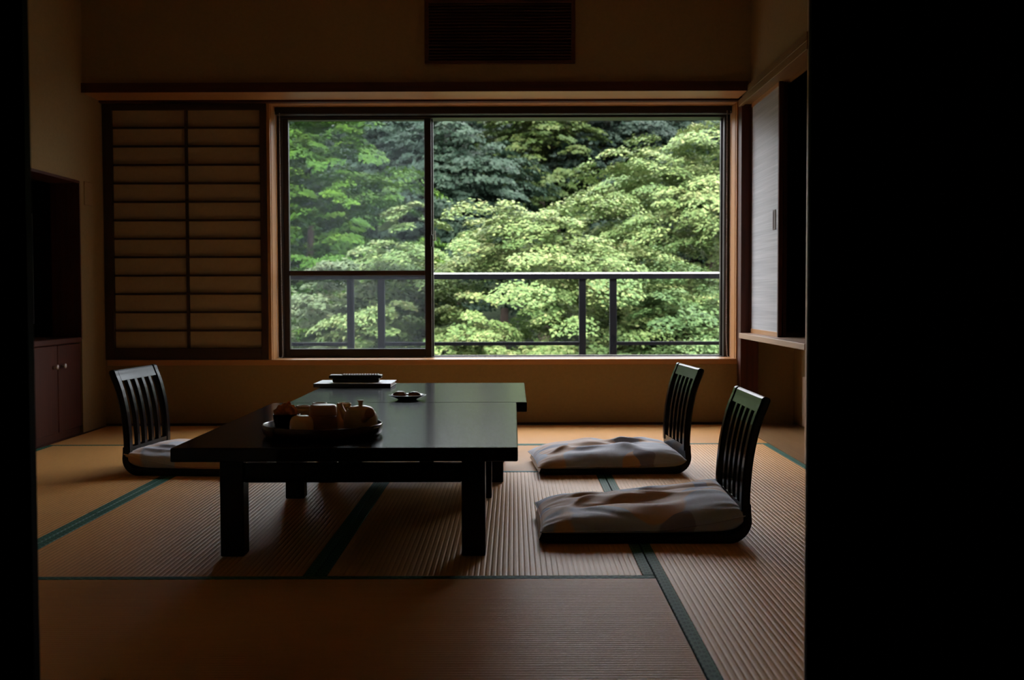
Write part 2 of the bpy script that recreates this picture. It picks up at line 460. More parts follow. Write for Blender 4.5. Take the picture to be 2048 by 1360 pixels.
# near partition with doorway
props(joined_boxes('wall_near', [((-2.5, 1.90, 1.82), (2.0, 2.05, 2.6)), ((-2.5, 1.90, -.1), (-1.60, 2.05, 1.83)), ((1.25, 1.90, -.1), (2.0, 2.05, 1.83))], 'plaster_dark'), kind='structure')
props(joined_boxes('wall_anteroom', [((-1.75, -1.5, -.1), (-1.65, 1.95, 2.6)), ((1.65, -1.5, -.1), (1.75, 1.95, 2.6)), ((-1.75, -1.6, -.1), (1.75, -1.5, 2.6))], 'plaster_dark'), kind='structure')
props(joined_boxes('wall_near_face', [((-2.45, 2.0505, 1.83), (1.27, 2.056, 2.5)), ((-2.45, 2.0505, .0), (-1.60, 2.056, 1.83)), ((1.25, 2.0505, 0), (1.27, 2.056, 1.83))], 'door_paper_pale'), kind='structure')  # unseen pale facing, added to return window light to the room
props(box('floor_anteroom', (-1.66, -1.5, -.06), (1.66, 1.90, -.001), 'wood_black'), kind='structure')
props(box('trim_threshold', (-1.62, 1.90, -.06), (1.30, 2.082, .003), 'wood_black', None, .002), kind='structure')
props(box('trim_lintel', (-1.62, 1.90, 1.775), (1.30, 2.056, 1.83), 'wood_dark_x'), kind='structure')
def near_door(idx, x0, x1, y0, mat):
    d = empty('door_%d' % idx, ((x0+x1)/2, y0, 0)); props(d, kind='structure')
    box('panel', (x0+.03, y0+.008, .03), (x1-.03, y0+.018, 1.75), mat, d)
    box('paper_face', (x0+.03, y0+.0182, .03), (x1-.03, y0+.0225, 1.75), 'door_paper_pale', d)  # unseen pale back of the door, added as a light reflector
    for a, b in ((x0, x0+.032), (x1-.032, x1)): box('stile', (a, y0, .004), (b, y0+.03, 1.774), 'wood_black', d, .003, 1)
    for a, b in ((.004, .05), (1.735, 1.774)): box('rail', (x0+.032, y0+.001, a), (x1-.032, y0+.029, b), 'wood_black', d, .002, 1)
    return d
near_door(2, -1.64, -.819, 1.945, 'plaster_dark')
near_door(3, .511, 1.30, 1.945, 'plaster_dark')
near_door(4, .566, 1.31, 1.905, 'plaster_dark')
props(box('trim_doorpost', (.4985, 1.95, .004), (.5115, 1.972, 1.774), 'wood_black', None, .002), kind='structure')

# ================================================================== WINDOW
win = empty('window_1', (-.05, 6.6, .369)); props(win, kind='structure')
box('sill', (XL+.01, 6.470, .338), (1.252, 6.70, .369), 'wood_warm_x', win, .002, 1)
for i, (a, b) in enumerate(((6.475, 6.510), (6.513, 6.572), (6.575, 6.665))):
    box('head_board', (-1.375, a, 1.795+.002*(i == 1)), (1.262, b, 1.84), 'wood_warm_x', win, .001, 1)
box('jamb', (-1.375, 6.474, .369), (-1.356, 6.496, 1.795), 'wood_warm_z', win, .002, 1)
box('jamb', (-1.372, 6.499, .369), (-1.353, 6.665, 1.795), 'wood_warm_z', win, .001, 1)
box('jamb', (1.243, 6.474, .369), (1.262, 6.500, 1.795), 'wood_warm_z', win, .002, 1)
box('jamb', (1.240, 6.503, .369), (1.262, 6.665, 1.795), 'wood_warm_z', win, .001, 1)
# fixed aluminium frame
for nm, lo, hi in (('outer_frame', (-1.36, 6.655, 1.742), (1.25, 6.79, 1.80)), ('outer_frame', (-1.36, 6.655, .35), (1.25, 6.79, .372)),
                   ('outer_frame', (-1.36, 6.655, .372), (-1.322, 6.79, 1.742)), ('outer_frame', (1.208, 6.655, .372), (1.25, 6.79, 1.742))):
    box(nm, lo, hi, 'aluminium_brown', win, .002, 1)
# left sash with middle rail
ls = empty('sash', (0, 0, 0)); ls.parent = win; ls.location = Vector((-.9, 6.68, .38)) - win.location
yA, yB = 6.665, 6.700
for nm, lo, hi in (('stile', (-1.322, yA, .373), (-1.290, yB, 1.742)), ('stile', (-.511, yA, .373), (-.472, yB, 1.742)),
                   ('top_rail', (-1.290, yA, 1.733), (-.511, yB, 1.742)), ('bottom_rail', (-1.290, yA, .373), (-.511, yB, .421))):
    box(nm, lo, hi, 'aluminium_brown', ls, .002, 1)
box('middle_rail', (-1.290, yA, .843), (-.511, yB, .872), 'sash_rail_brown', ls, .002, 1)
box('pane', (-1.292, 6.680, .872), (-.509, 6.685, 1.735), 'glass_hazy', ls)
box('pane', (-1.292, 6.680, .420), (-.509, 6.685, .843), 'glass_hazy', ls)
# right sash: large clear pane
rs = empty('sash', (0, 0, 0)); rs.parent = win; rs.location = Vector((.35, 6.73, .38)) - win.location
box('pane', (-.468, 6.735, .372), (1.21, 6.740, 1.745), 'glass_clear', rs)
box('stile', (-.500, 6.715, .373), (-.464, 6.755, 1.742), 'aluminium_brown', rs, .002, 1)
box('stile', (1.199, 6.715, .373), (1.210, 6.755, 1.742), 'aluminium_brown', rs, .002, 1)
box('bottom_rail', (-.464, 6.715, .372), (1.199, 6.755, .378), 'aluminium_brown', rs, .001, 1)
# crescent lock on the meeting stile
lk = box('crescent_lock', (-.476, 6.640, 1.005), (-.462, 6.666, 1.076), 'aluminium_brown', win, .006, 3)
lv = joined_boxes('lever', [((-.464, 6.648, 1.040), (-.449, 6.656, 1.047)), ((-.4535, 6.646, 1.040), (-.4465, 6.658, 1.098))], 'metal_pale', lk, .001)

# roller blind cassette with its two bead chains
rb = empty('roller_blind', (-.05, 6.60, 1.76))
props(rb, 'slim dark roller blind cassette across the window top with pale bead chains', 'roller blind')
box('cassette', (-1.351, 6.585, 1.752), (1.238, 6.640, 1.7945), 'aluminium_brown', rb, .006, 2)
def bead_chain(pts, parent):
    off = world_loc(parent)
    P = [Vector(p) for p in pts]; bm = bmesh.new(); acc = 0.0; step = .0085
    last = None
    for a, b in zip(P, P[1:]):
        L = (b-a).length; t = (step-acc) if last is not None else 0
        while t <= L:
            q = a.lerp(b, t/L)
            r = bmesh.ops.create_icosphere(bm, subdivisions=1, radius=.0028, matrix=Matrix.Translation(q-off)); t += step; last = q
        acc = L-(t-step)
    o = link('bead_chain', bm_mesh(bm, 'bead_chain', True), 'plastic_pale', parent)
    o['label'] = 'pale bead chain loop'
def loop_pts(x0, x1, y, z0, z1, sway):
    pts = [(x0, y, z1)]
    for k in range(1, 13): pts.append((x0, y, z1+(z0+.02-z1)*k/13))
    for k in range(0, 11):
        a = math.pi*k/10; c = (x0+x1)/2+sway; pts.append((c-(x1-x0)/2*math.cos(a)*1.0 - sway*math.cos(a)*0, y, z0+.02-.02*math.sin(a)))
    for k in range(1, 14): 
        t = k/13; pts.append((x1+sway*(1-t)**2*1.0, y, z0+.02+(z1-z0-.02)*t))
    return pts
bead_chain(loop_pts(-1.345, -1.318, 6.560, .374, 1.76, .006), rb)
bead_chain(loop_pts(1.205, 1.226, 6.560, .374, 1.76, .004), rb)

# ================================================================== SHOJI
sh = empty('shoji_screen', (-1.83, YW, .373))
props(sh, 'dark lattice shoji screen with dim paper panes, left of the window', 'sliding screen')
xs0, xs1, zs0, zs1 = -2.288, -1.376, .371, 1.796
gx0, gx1, gz0, gz1, gxm = -2.236, -1.412, .436, 1.762, -1.824
for a, b in ((xs0, gx0), (gx1, xs1)): box('stile', (a, 6.470, zs0), (b, 6.500, zs1), 'lattice_dark_z', sh, .002, 1)
box('top_rail', (gx0, 6.470, gz1), (gx1, 6.500, zs1), 'lattice_dark_x', sh, .002, 1)
box('bottom_rail', (gx0, 6.470, zs0), (gx1, 6.500, gz0), 'lattice_dark_x', sh, .002, 1)
box('upright_bar', (gxm-.0075, 6.476, gz0), (gxm+.0075, 6.494, gz1), 'lattice_dark_z', sh, .001, 1)
nr = 13; bt = .011; ph = (gz1-gz0-(nr-1)*bt)/nr
bar0 = pane0 = None
for i in range(nr):
    za = gz0+i*(ph+bt)
    for (a, b) in ((gx0, gxm-.0075), (gxm+.0075, gx1)):
        box('paper_pane', (a, 6.494, za), (b, 6.497, za+ph), 'shoji_paper', sh)
        if i < nr-1: box('lattice_bar', (a, 6.478, za+ph), (b, 6.497, za+ph+bt), 'lattice_dark_x', sh, .001, 1)

# ================================================================== VENT GRILLE
vg = empty('air_vent', (-.07, 6.19, 1.955))
props(vg, 'dark wooden louvred air vent set high in the wall above the window', 'air vent')
for nm, lo, hi in (('frame', (-.468, 6.170, 1.953), (.330, 6.192, 1.970)), ('frame', (-.468, 6.170, 2.272), (.330, 6.192, 2.290)),
                   ('frame', (-.468, 6.170, 1.970), (-.447, 6.192, 2.272)), ('frame', (.309, 6.170, 1.970), (.330, 6.192, 2.272))):
    box(nm, lo, hi, 'wood_dark_x', vg, .002, 1)
box('backing', (-.447, 6.1885, 1.970), (.309, 6.1895, 2.272), 'wood_black', vg)
for i in range(18):
    z = 1.978+i*.0165
    s = box('slat', (-.447, 6.174, z), (.309, 6.1885, z+.006), 'wood_dark_x', vg, .001, 1)
    s.rotation_euler.x = R(-14 if i not in (2, 3) else (-14+5*i))
    if i == 4: s.rotation_euler.y = R(.35)

# light switch plate on the left wall
sp = box('wall_plate', (XL-.001, 6.185, 1.215), (XL+.006, 6.300, 1.340), 'switch_plate', None, .002, 1)
props(sp, 'plain square cover plate on the plaster beside the niche', 'wall plate')

# ================================================================== CLOSET DOOR
cdn = empty('door_1', (1.31, 6.05, .515)); props(cdn, kind='structure')
box('panel', (1.308, 5.725, .538), (1.320, 6.383, 1.752), 'fusuma_cloth', cdn)
for a, b in ((5.706, 5.726), (6.366, 6.384)): box('stile', (1.303, a, .516), (1.324, b, 1.772), 'wood_dark_z', cdn, .002, 1)
box('bottom_rail', (1.304, 5.726, .516), (1.323, 6.366, .540), 'wood_warm_y', cdn, .001, 1)
box('top_rail', (1.304, 5.726, 1.750), (1.323, 6.366, 1.772), 'wood_warm_y', cdn, .001, 1)
fp = joined_boxes('finger_pull', [((1.3045, 5.780, 1.050), (1.309, 5.787, 1.150)), ((1.3045, 5.833, 1.050), (1.309, 5.840, 1.150)), ((1.3045, 5.787, 1.050), (1.309, 5.833, 1.058)), ((1.3045, 5.787, 1.142), (1.309, 5.833, 1.150)), ((1.3065, 5.787, 1.058), (1.3085, 5.833, 1.142))], 'wood_dark_z', cdn)
# second door slid behind the first
d5 = empty('door_5', (1.34, 6.05, .515)); props(d5, kind='structure')
box('panel', (1.336, 5.745, .538), (1.346, 6.383, 1.752), 'wood_black', d5)
box('stile', (1.331, 5.727, .516), (1.351, 5.745, 1.772), 'wood_dark_z', d5, .002, 1)
# pale board on the alcove side wall
pb = box('vent_board', (1.548, 5.88, .020), (1.572, 6.195, .285), 'wood_pale_z', None, .003, 1)
props(pb, 'pale wooden board low on the alcove wall behind the pillar', 'board')

# ================================================================== TV NICHE
tc = empty('tv_cabinet', (-2.6, 5.53, 0))
props(tc, 'dark red-brown cabinet with two knobbed doors built in under the niche', 'cabinet')
box('body', (-2.89, 4.955, .0), (-2.32, 6.112, .485), 'wood_dark_y', tc)
box('top_board', (-2.90, 4.953, .485), (XL+.004, 6.112, .512), 'wood_dark_y', tc, .003, 1)
for a, b, k in ((4.96, 5.372, 5.335), (5.378, 5.796, 5.748), (5.804, 6.108, 5.848)):
    d = box('door', (-2.32, a, .04), (XL-.002, b, .48), 'wood_dark_z', tc, .003, 1)
    kn = lathe('knob', [(0, 0), (.007, 0), (.006, .010), (.012, .016), (.012, .022), (0, .025)], 'metal_pale', d, n=16)
    kn.rotation_euler.y = R(90); kn.location = Vector((XL-.002, k, .375)) - world_loc(d)
box('plinth', (-2.33, 4.96, .0), (XL-.012, 6.108, .038), 'wood_dark_y', tc)
tv = empty('television', (-2.5, 5.45, .512))
props(tv, 'black television standing inside the dark wall niche', 'television')
box('screen', (-2.470, 4.99, .60), (-2.440, 5.86, 1.135), 'screen_glass', tv, .004, 2)
for lo, hi in (((-2.475, 4.98, 1.133), (-2.434, 5.87, 1.146)), ((-2.475, 4.98, .588), (-2.434, 5.87, .602)), ((-2.475, 5.858, .60), (-2.434, 5.87, 1.135)), ((-2.475, 4.98, .60), (-2.434, 4.992, 1.135))):
    box('bezel', lo, hi, 'plastic_black', tv, .002, 1)
box('stand', (-2.58, 5.25, .513), (-2.36, 5.62, .526), 'plastic_black', tv, .004, 2)
box('neck', (-2.48, 5.39, .525), (-2.455, 5.48, .592), 'plastic_black', tv, .003, 1)

# ================================================================== TABLES
def low_table(label, x0, x1, y0, y1, inset_f, inset_b, low=(.206, .206), top=.33):
    t = empty('low_table', ((x0+x1)/2, (y0+y1)/2, .0))
    props(t, label, 'table', 'black lacquer low tables pushed together')
    box('tabletop', (x0, y0, top-.037), (x1, y1, top), 'lacquer_table', t, .004, 3)
    lw = .066
    xs = (x0+.078, x1-.078-lw-.012); ys = (y0+inset_f, y1-inset_b-lw)
    for x in xs:
        for y in ys: box('leg', (x, y, .002), (x+lw, y+lw, top-.037), 'lacquer_black', t, .004, 2)
    for y, zb in zip(ys, low): box('apron', (xs[0]+lw, y+.012, zb), (xs[1], y+.046, .259), 'lacquer_black', t, .003, 1)
    for x in xs: box('apron', (x+.012, ys[0]+lw, .206), (x+.046, ys[1], .259), 'lacquer_black', t, .003, 1)
    for f in (.28, .5, .72):
        x = x0+(x1-x0)*f; box('batten', (x-.02, ys[0]+.01, .259), (x+.02, ys[1]+lw-.01, top-.037), 'lacquer_black', t, .002, 1)
    return t
low_table('longer black lacquer low table holding the tea tray', -.893, .010, 2.985, 4.262, .195, .10, (.206, .185))
low_table('far black lacquer low table holding the remote control, under the window', -.838, .048, 4.268, 5.225, .18, .18, (.165, .165))

# ================================================================== LEGLESS CHAIRS (local: +x toward the table, y across)
W2 = .220
PROF = [(.000, -.006), (.038, -.0065), (.10, 0), (.16, -.0015), (.25, -.010), (.34, -.029), (.40, -.052), (.426, -.066)]
def px_at(z):
    for (z0, a), (z1, b) in zip(PROF, PROF[1:]):
        if z <= z1: 
            t = (z-z0)/(z1-z0); return a+(b-a)*t
    return PROF[-1][1]
def smooth_x(z):
    return sum(px_at(max(0.0, min(.426, z+d)))*w for d, w in ((-.03, .25), (0, .5), (.03, .25)))
def back_strip(name, y0, y1, z0, z1, th, mat, parent, segs=12, bev=.004, fr=0):
    """strip of the curved back between two heights; outer face follows the profile"""
    bm = bmesh.new(); rings = []
    z1 = z1-.012 if z1 > .42 else z1
    hi_ = z1 > .41
    for i in range(segs+1):
        z = z0+(z1-z0)*i/segs
        xo = smooth_x(z); dx = (smooth_x(min(z+.01, .426))-smooth_x(max(z-.01, 0)))/.02 if .01 < z < .416 else (smooth_x(.426)-smooth_x(.40))/.026
        nx, nz_ = 1/math.hypot(1, dx), -dx/math.hypot(1, dx)
        a, b = (xo+fr*nx, z+fr*nz_), (xo+(fr+th)*nx, z+(fr+th)*nz_)
        e = min(bev, th*.35)
        ring = [(a[0]+e*nx, y0, a[1]+e*nz_), (a[0], y0+e, a[1]), (a[0], y1-e, a[1]), (a[0]+e*nx, y1, a[1]+e*nz_),
                (b[0]-e*nx, y1, b[1]-e*nz_), (b[0], y1-e, b[1]), (b[0], y0+e, b[1]), (b[0]-e*nx, y0, b[1]-e*nz_)]
        rings.append([bm.verts.new(q) for q in ring])
    for A, B in zip(rings, rings[1:]):
        for k in range(8): bm.faces.new((A[k], A[(k+1) % 8], B[(k+1) % 8], B[k]))
    if hi_:          # rounded upper edge
        for up_, kk in ((.005, .80), (.0075, .45)):
            cxm = sum((v.co for v in rings[segs]), Vector())/8
            nr_ = [bm.verts.new(Vector((cxm.x+(v.co.x-cxm.x)*kk-up_*.5, cxm.y+(v.co.y-cxm.y)*(1-.02*(1-kk)), cxm.z+(v.co.z-cxm.z)*kk+up_))) for v in rings[segs]]
            A = rings[-1]
            for k in range(8): bm.faces.new((A[k], A[(k+1) % 8], nr_[(k+1) % 8], nr_[k]))
            rings.append(nr_)
    bm.faces.new(rings[0]); bm.faces.new(rings[-1])
    bmesh.ops.recalc_face_normals(bm, faces=bm.faces[:])
    return link(name, bm_mesh(bm, name), mat, parent)
def make_chair():
    t = empty('legless_chair')
    # bent seat board: seat, rounded heel, lower back
    path = [(.60, .024), (.58, .016), (.40, .014), (.20, .014), (.09, .014)]
    r = .055
    for k in range(9):
        a = -math.pi/2 - (math.pi/2)*k/8
        path.append((.052+r*math.cos(a), .068+r*math.sin(a)))
    path += [(-.001, .09), (0, .115)]
    bm = bmesh.new(); rings = []
    th = .024
    for i, (x, z) in enumerate(path):
        x0, z0 = path[max(i-1, 0)]; x1, z1 = path[min(i+1, len(path)-1)]
        tx, tz = x1-x0, z1-z0; q = math.hypot(tx, tz); nx, nz_ = tz/q, -tx/q
        h = th/2
        rings.append([bm.verts.new((x-nx*h+.010, y, z-nz_*h)) for y in (-W2, W2)] + [bm.verts.new((x+nx*h+.010, y, z+nz_*h)) for y in (W2, -W2)])
    for A, B in zip(rings, rings[1:]):
        for k in range(4): bm.faces.new((A[k], A[(k+1) % 4], B[(k+1) % 4], B[k]))
    bm.faces.new(rings[0]); bm.faces.new(rings[-1])
    bmesh.ops.recalc_face_normals(bm, faces=bm.faces[:])
    lowest = min(v.co.z for v in bm.verts)
    for v in bm.verts: v.co.z += .0005-lowest
    link('seat_board', bm_mesh(bm, 'seat_board'), 'lacquer_black', t)
    for s in (-1, 1):
        a, b = sorted((s*W2, s*(W2-.040))); back_strip('stile', a, b, .095, .426, .026, 'lacquer_black', t, 34, .006)
    inner = W2-.040
    pitch = 2*inner/5
    for k in range(4):
        yc = -inner+pitch*(k+1); back_strip('slat', yc-.0150, yc+.0150, .100, .385, .016, 'lacquer_black', t, 30, .003, .005)
    back_strip('top_rail', -inner, inner, .374, .425, .022, 'lacquer_black', t, 5, .004, .001)
    return t
def copy_tree(o, parent=None):
    c = o.copy(); C.objects.link(c); c.parent = parent
    for ch in list(o.children): copy_tree(ch, c)
    return c
chair = make_chair()
CH = 'legless lacquered floor chairs around the tables'
c2, c3 = copy_tree(chair), copy_tree(chair)
def put(o, loc, rz): o.location = loc; o.rotation_euler.z = R(rz)
put(chair, (.686, 3.560, .0), 180)
put(c2, (.698, 4.885, .0), 180+4)
put(c3, (-1.560, 4.870, .0), -5)
props(chair, 'nearest black slatted legless chair, right of the longer table', 'chair', CH)
props(c2, 'black slatted legless chair nearer the window, right of the tables', 'chair', CH)
props(c3, 'black slatted legless chair standing alone left of the tables', 'chair', CH)

# ================================================================== CUSHIONS
def cushion(seed, L, Wd, T, lift, mat, board=.028, wr=1.0):
    rng = np.random.default_rng(seed)
    nu, nv = 120, 96
    u = np.linspace(-1, 1, nu); v = np.linspace(-1, 1, nv)
    U, V = np.meshgrid(u, v, indexing='ij')
    # outline: corners pulled out, sides slightly hollow
    X = U*L/2*(1-.030*(1-V**2)**1) ; Y = V*Wd/2*(1-.045*(1-U**2))
    prof = lambda a: np.clip(1-np.abs(a)**2.6, 0, 1)**.55
    puff = prof(U)*prof(V)
    wrk = np.zeros_like(U)
    for k in range(16):      # folds fanning out, each a warped narrow crest
        ang = rng.normal(.15, .45); ph = rng.uniform(0, 6.28); cx, cy = rng.uniform(-.9, .9), rng.uniform(-.9, .9)
        wd = rng.uniform(.05, .13); ln = rng.uniform(.25, .7)
        s = (U-cx)*math.cos(ang)+(V-cy)*math.sin(ang); t = -(U-cx)*math.sin(ang)+(V-cy)*math.cos(ang)
        t = t+.10*np.sin(3*s+ph)
        wrk += rng.uniform(.35, 1.0)*np.exp(-(t/wd)**2)*np.exp(-(s/ln)**2)*rng.choice([1, 1, -1])
    for k in range(10):
        a = rng.uniform(0, 6.28); fq = rng.uniform(6, 13)
        wrk += .10*np.sin(fq*(U*math.cos(a)+V*math.sin(a))+rng.uniform(0, 6.28)+1.4*np.sin(3*U+2*V))
    edge = np.clip(1-np.maximum(np.abs(U), np.abs(V))**8, 0, 1)
    # pleats running in from the edges
    pl = np.sin(30*V+2*np.sin(7*V))*np.exp(-((1-np.abs(U))/.18)**2) + np.sin(34*U+2*np.sin(6*U))*np.exp(-((1-np.abs(V))/.14)**2)*.8
    back = np.clip((-U-.10)/.90, 0, 1)           # toward the backrest the pad rides up
    base = board+.008+lift*(back**1.6)*(.80-.20*V)
    fat = (np.clip(1-np.abs(U)**3.2, 0, 1)**.45)*(np.clip(1-np.abs(V)**3.2, 0, 1)**.45)
    top = base+T*fat*(1+.10*np.sin(2.1*U+1.3*V+seed))+wr*(.0135*wrk*edge*(.35+.65*puff)+.0026*pl*edge)
    bot = board+.001+(base-board)*(1-np.clip(fat*1.6, 0, 1))**2
    top = np.maximum(top, bot+.002)
    N = nu*nv
    verts = np.vstack([np.stack([X, Y, top], -1).reshape(-1, 3), np.stack([X, Y, bot], -1).reshape(-1, 3)])
    i, j = np.meshgrid(np.arange(nu-1), np.arange(nv-1), indexing='ij')
    a = (i*nv+j).ravel(); q = np.stack([a, a+nv, a+nv+1, a+1], 1)
    q2 = q[:, ::-1]+N
    per = [(k, 0) for k in range(nu-1)]+[(nu-1, k) for k in range(nv-1)]+[(nu-1-k, nv-1) for k in range(nu-1)]+[(0, nv-1-k) for k in range(nv-1)]
    pid = np.array([a_*nv+b_ for a_, b_ in per]); nx_ = np.roll(pid, -1)
    q3 = np.stack([pid, pid+N, nx_+N, nx_], 1)
    o = link('floor_cushion', np_mesh('floor_cushion', verts, np.vstack([q, q2, q3])), mat)
    edge_pts = verts[pid]*.5+verts[pid+N]*.5
    pp = [Vector(p) for p in edge_pts[::2]]; pp.append(pp[0])
    tube('seam', pp, [.0022]*len(pp), mat, o, 6)
    return o
k1 = cushion(3, .600, .480, .060, .075, 'cushion_cotton_a'); put(k1, (.372, 3.575, 0), 180+1)
k2 = cushion(8, .600, .490, .062, .035, 'cushion_cotton_b'); put(k2, (.378, 4.855, 0), 180+4)
k3 = cushion(14, .600, .480, .058, .050, 'cushion_cotton_c'); put(k3, (-1.252, 4.855, 0), -6)
CG = 'tan and blue-grey floor cushions on the chairs'
props(k1, 'rumpled tan and slate-blue cushion on the nearest chair', 'cushion', CG)
props(k2, 'pale blue and tan cushion on the chair nearer the window', 'cushion', CG)
props(k3, 'tan cushion with blue floral patch, half hidden by the longer table', 'cushion', CG)

# ================================================================== TEA TRAY AND ITS THINGS
TT = .3305
TX, TY = -.542, 3.268
tr = empty('serving_tray', (TX, TY, TT)); props(tr, 'round dark brown lacquer tray carrying the tea things', 'tray')
lathe('base', [(0, 0), (.150, 0), (.157, .002), (.157, .006), (0, .006)], 'lacquer_tray', tr, n=72)
lathe('rim', [(.150, .0005), (.158, .001), (.166, .008), (.1695, .018), (.1695, .031), (.168, .0335), (.1655, .0335), (.164, .031), (.163, .018), (.158, .008), (.150, .0062)], 'lacquer_tray', tr, n=72)
TF = TT+.0065
def teacup(name, label, loc, mat, h=.060, r=.0325, ring=True):
    c = empty(name, loc); props(c, label, 'teacup', 'upturned teacups on the tray')
    lathe('bowl', [(r-.0015, .0), (r, .001), (r+.0005, h*.45), (r-.001, h*.72), (r-.006, h*.90), (r-.014, h*.965), (.012, h*.975), (0, h*.975)], mat, c)
    if ring: lathe('foot_ring', [(r*.62, h*.955), (r*.64, h*1.06), (r*.60, h*1.09), (r*.50, h*1.09), (r*.48, h*1.0), (0, h*.985)], mat, c)
    return c
teacup('teacup', 'amber upturned teacup at the front edge of the tray', (-.585, 3.172, TF), 'ceramic_tan', .060, .0325, False)
teacup('teacup', 'brown upturned teacup behind the bowl of rust cloths', (-.612, 3.345, TF), 'ceramic_olive', .064)
teacup('teacup', 'brown upturned teacup behind the tea canister', (-.570, 3.383, TF), 'ceramic_olive', .068, .034)
teacup('teacup', 'brown upturned teacup behind the teapot spout', (-.497, 3.372, TF), 'ceramic_tan', .068, .033)
cn = empty('tea_canister', (-.538, 3.252, TF)); props(cn, 'squat brown tea canister in the middle of the tray', 'canister')
lathe('body', [(0, 0), (.0375, 0), (.0385, .002), (.0385, .050), (.0375, .051), (0, .051)], 'bark_canister', cn)
lathe('lid', [(0, .0515), (.0390, .0515), (.0392, .053), (.0385, .074), (.036, .079), (.030, .081), (0, .0815)], 'ceramic_brown', cn)
tp = empty('teapot', (-.436, 3.275, TF)); props(tp, 'brown ceramic side-handled teapot with knobbed lid', 'teapot')
lathe('body', [(0, 0), (.034, 0), (.038, .002), (.046, .016), (.0485, .032), (.0475, .046), (.043, .057), (.0375, .0625), (.0365, .0655), (.033, .0655), (.032, .063), (0, .063)], 'ceramic_olive', tp)
ld = lathe('lid', [(0, .064), (.0330, .0645), (.0350, .0668), (.0350, .0682), (.029, .0718), (.015, .0758), (0, .0768)], 'ceramic_tan', tp)
lathe('knob', [(.007, .076), (.0055, .081), (.0065, .086), (.0095, .0895), (.0085, .091), (0, .0912)], 'ceramic_olive', ld, n=20)
tube('spout', [(-.034, .010, .030), (-.048, .016, .045), (-.056, .020, .062), (-.062, .023, .077)], [.013, .0105, .008, .0065], 'ceramic_olive', tp, 16)
tube('handle', [(.012, -.034, .036), (.022, -.058, .046), (.031, -.082, .056), (.040, -.105, .0655)], [.009, .009, .0105, .0135], 'ceramic_brown', tp, 24)
bw = empty('snack_bowl', (-.640, 3.243, TF)); props(bw, 'small black lacquer bowl filled with rust cloths, at the left of the tray', 'bowl')
lathe('wall', [(0, .006), (.014, .006), (.015, .0), (.019, .0), (.020, .006), (.030, .018), (.0365, .038), (.0385, .055), (.0370, .0555), (.035, .040), (.028, .021), (.016, .011), (0, .010)], 'lacquer_black', bw)
def folded_cloth(seed, loc, rot):
    rng = np.random.default_rng(seed); nu, nv = 26, 18
    u = np.linspace(-1, 1, nu); v = np.linspace(-1, 1, nv); U, V = np.meshgrid(u, v, indexing='ij')
    x = .021*U*(1-.25*V**2); y = .0155*V*(1-.2*U**2)
    z = .011*np.cos(2.0*U)*np.cos(1.2*V)+.0028*np.sin(5.5*V+2.2*U+rng.uniform(0, 6))+.0016*np.sin(7*U-2*V+rng.uniform(0, 6))
    top = np.stack([x, y, z+.006], -1).reshape(-1, 3); bt = np.stack([x*.9, y*.9, z*.5-.012], -1).reshape(-1, 3)
    N = nu*nv; i, j = np.meshgrid(np.arange(nu-1), np.arange(nv-1), indexing='ij'); a = (i*nv+j).ravel()
    q = np.stack([a, a+nv, a+nv+1, a+1], 1)
    per = [(k, 0) for k in range(nu-1)]+[(nu-1, k) for k in range(nv-1)]+[(nu-1-k, nv-1) for k in range(nu-1)]+[(0, nv-1-k) for k in range(nv-1)]
    pid = np.array([a_*nv+b_ for a_, b_ in per]); nx_ = np.roll(pid, -1)
    o = link('folded_cloth', np_mesh('folded_cloth', np.vstack([top, bt]), np.vstack([q, q[:, ::-1]+N, np.stack([pid, pid+N, nx_+N, nx_], 1)])), 'cloth_rust')
    o.location = loc; o.rotation_euler = [R(a) for a in rot]
    return o
for i, (dx, dy, dz, rot, lab) in enumerate((( -.014, -.006, .062, (12, -10, 10), 'crumpled rust-orange cloth at the left of the black bowl'),
                                            (.013, -.008, .064, (-10, 10, -30), 'crumpled rust-orange cloth at the right of the black bowl'),
                                            (.000, .010, .070, (10, 8, 75), 'topmost crumpled rust-orange cloth in the black bowl'))):
    props(folded_cloth(20+i, (-.640+dx, 3.243+dy, TF+dz), rot), lab, 'cloth', 'rust cloths in the bowl')

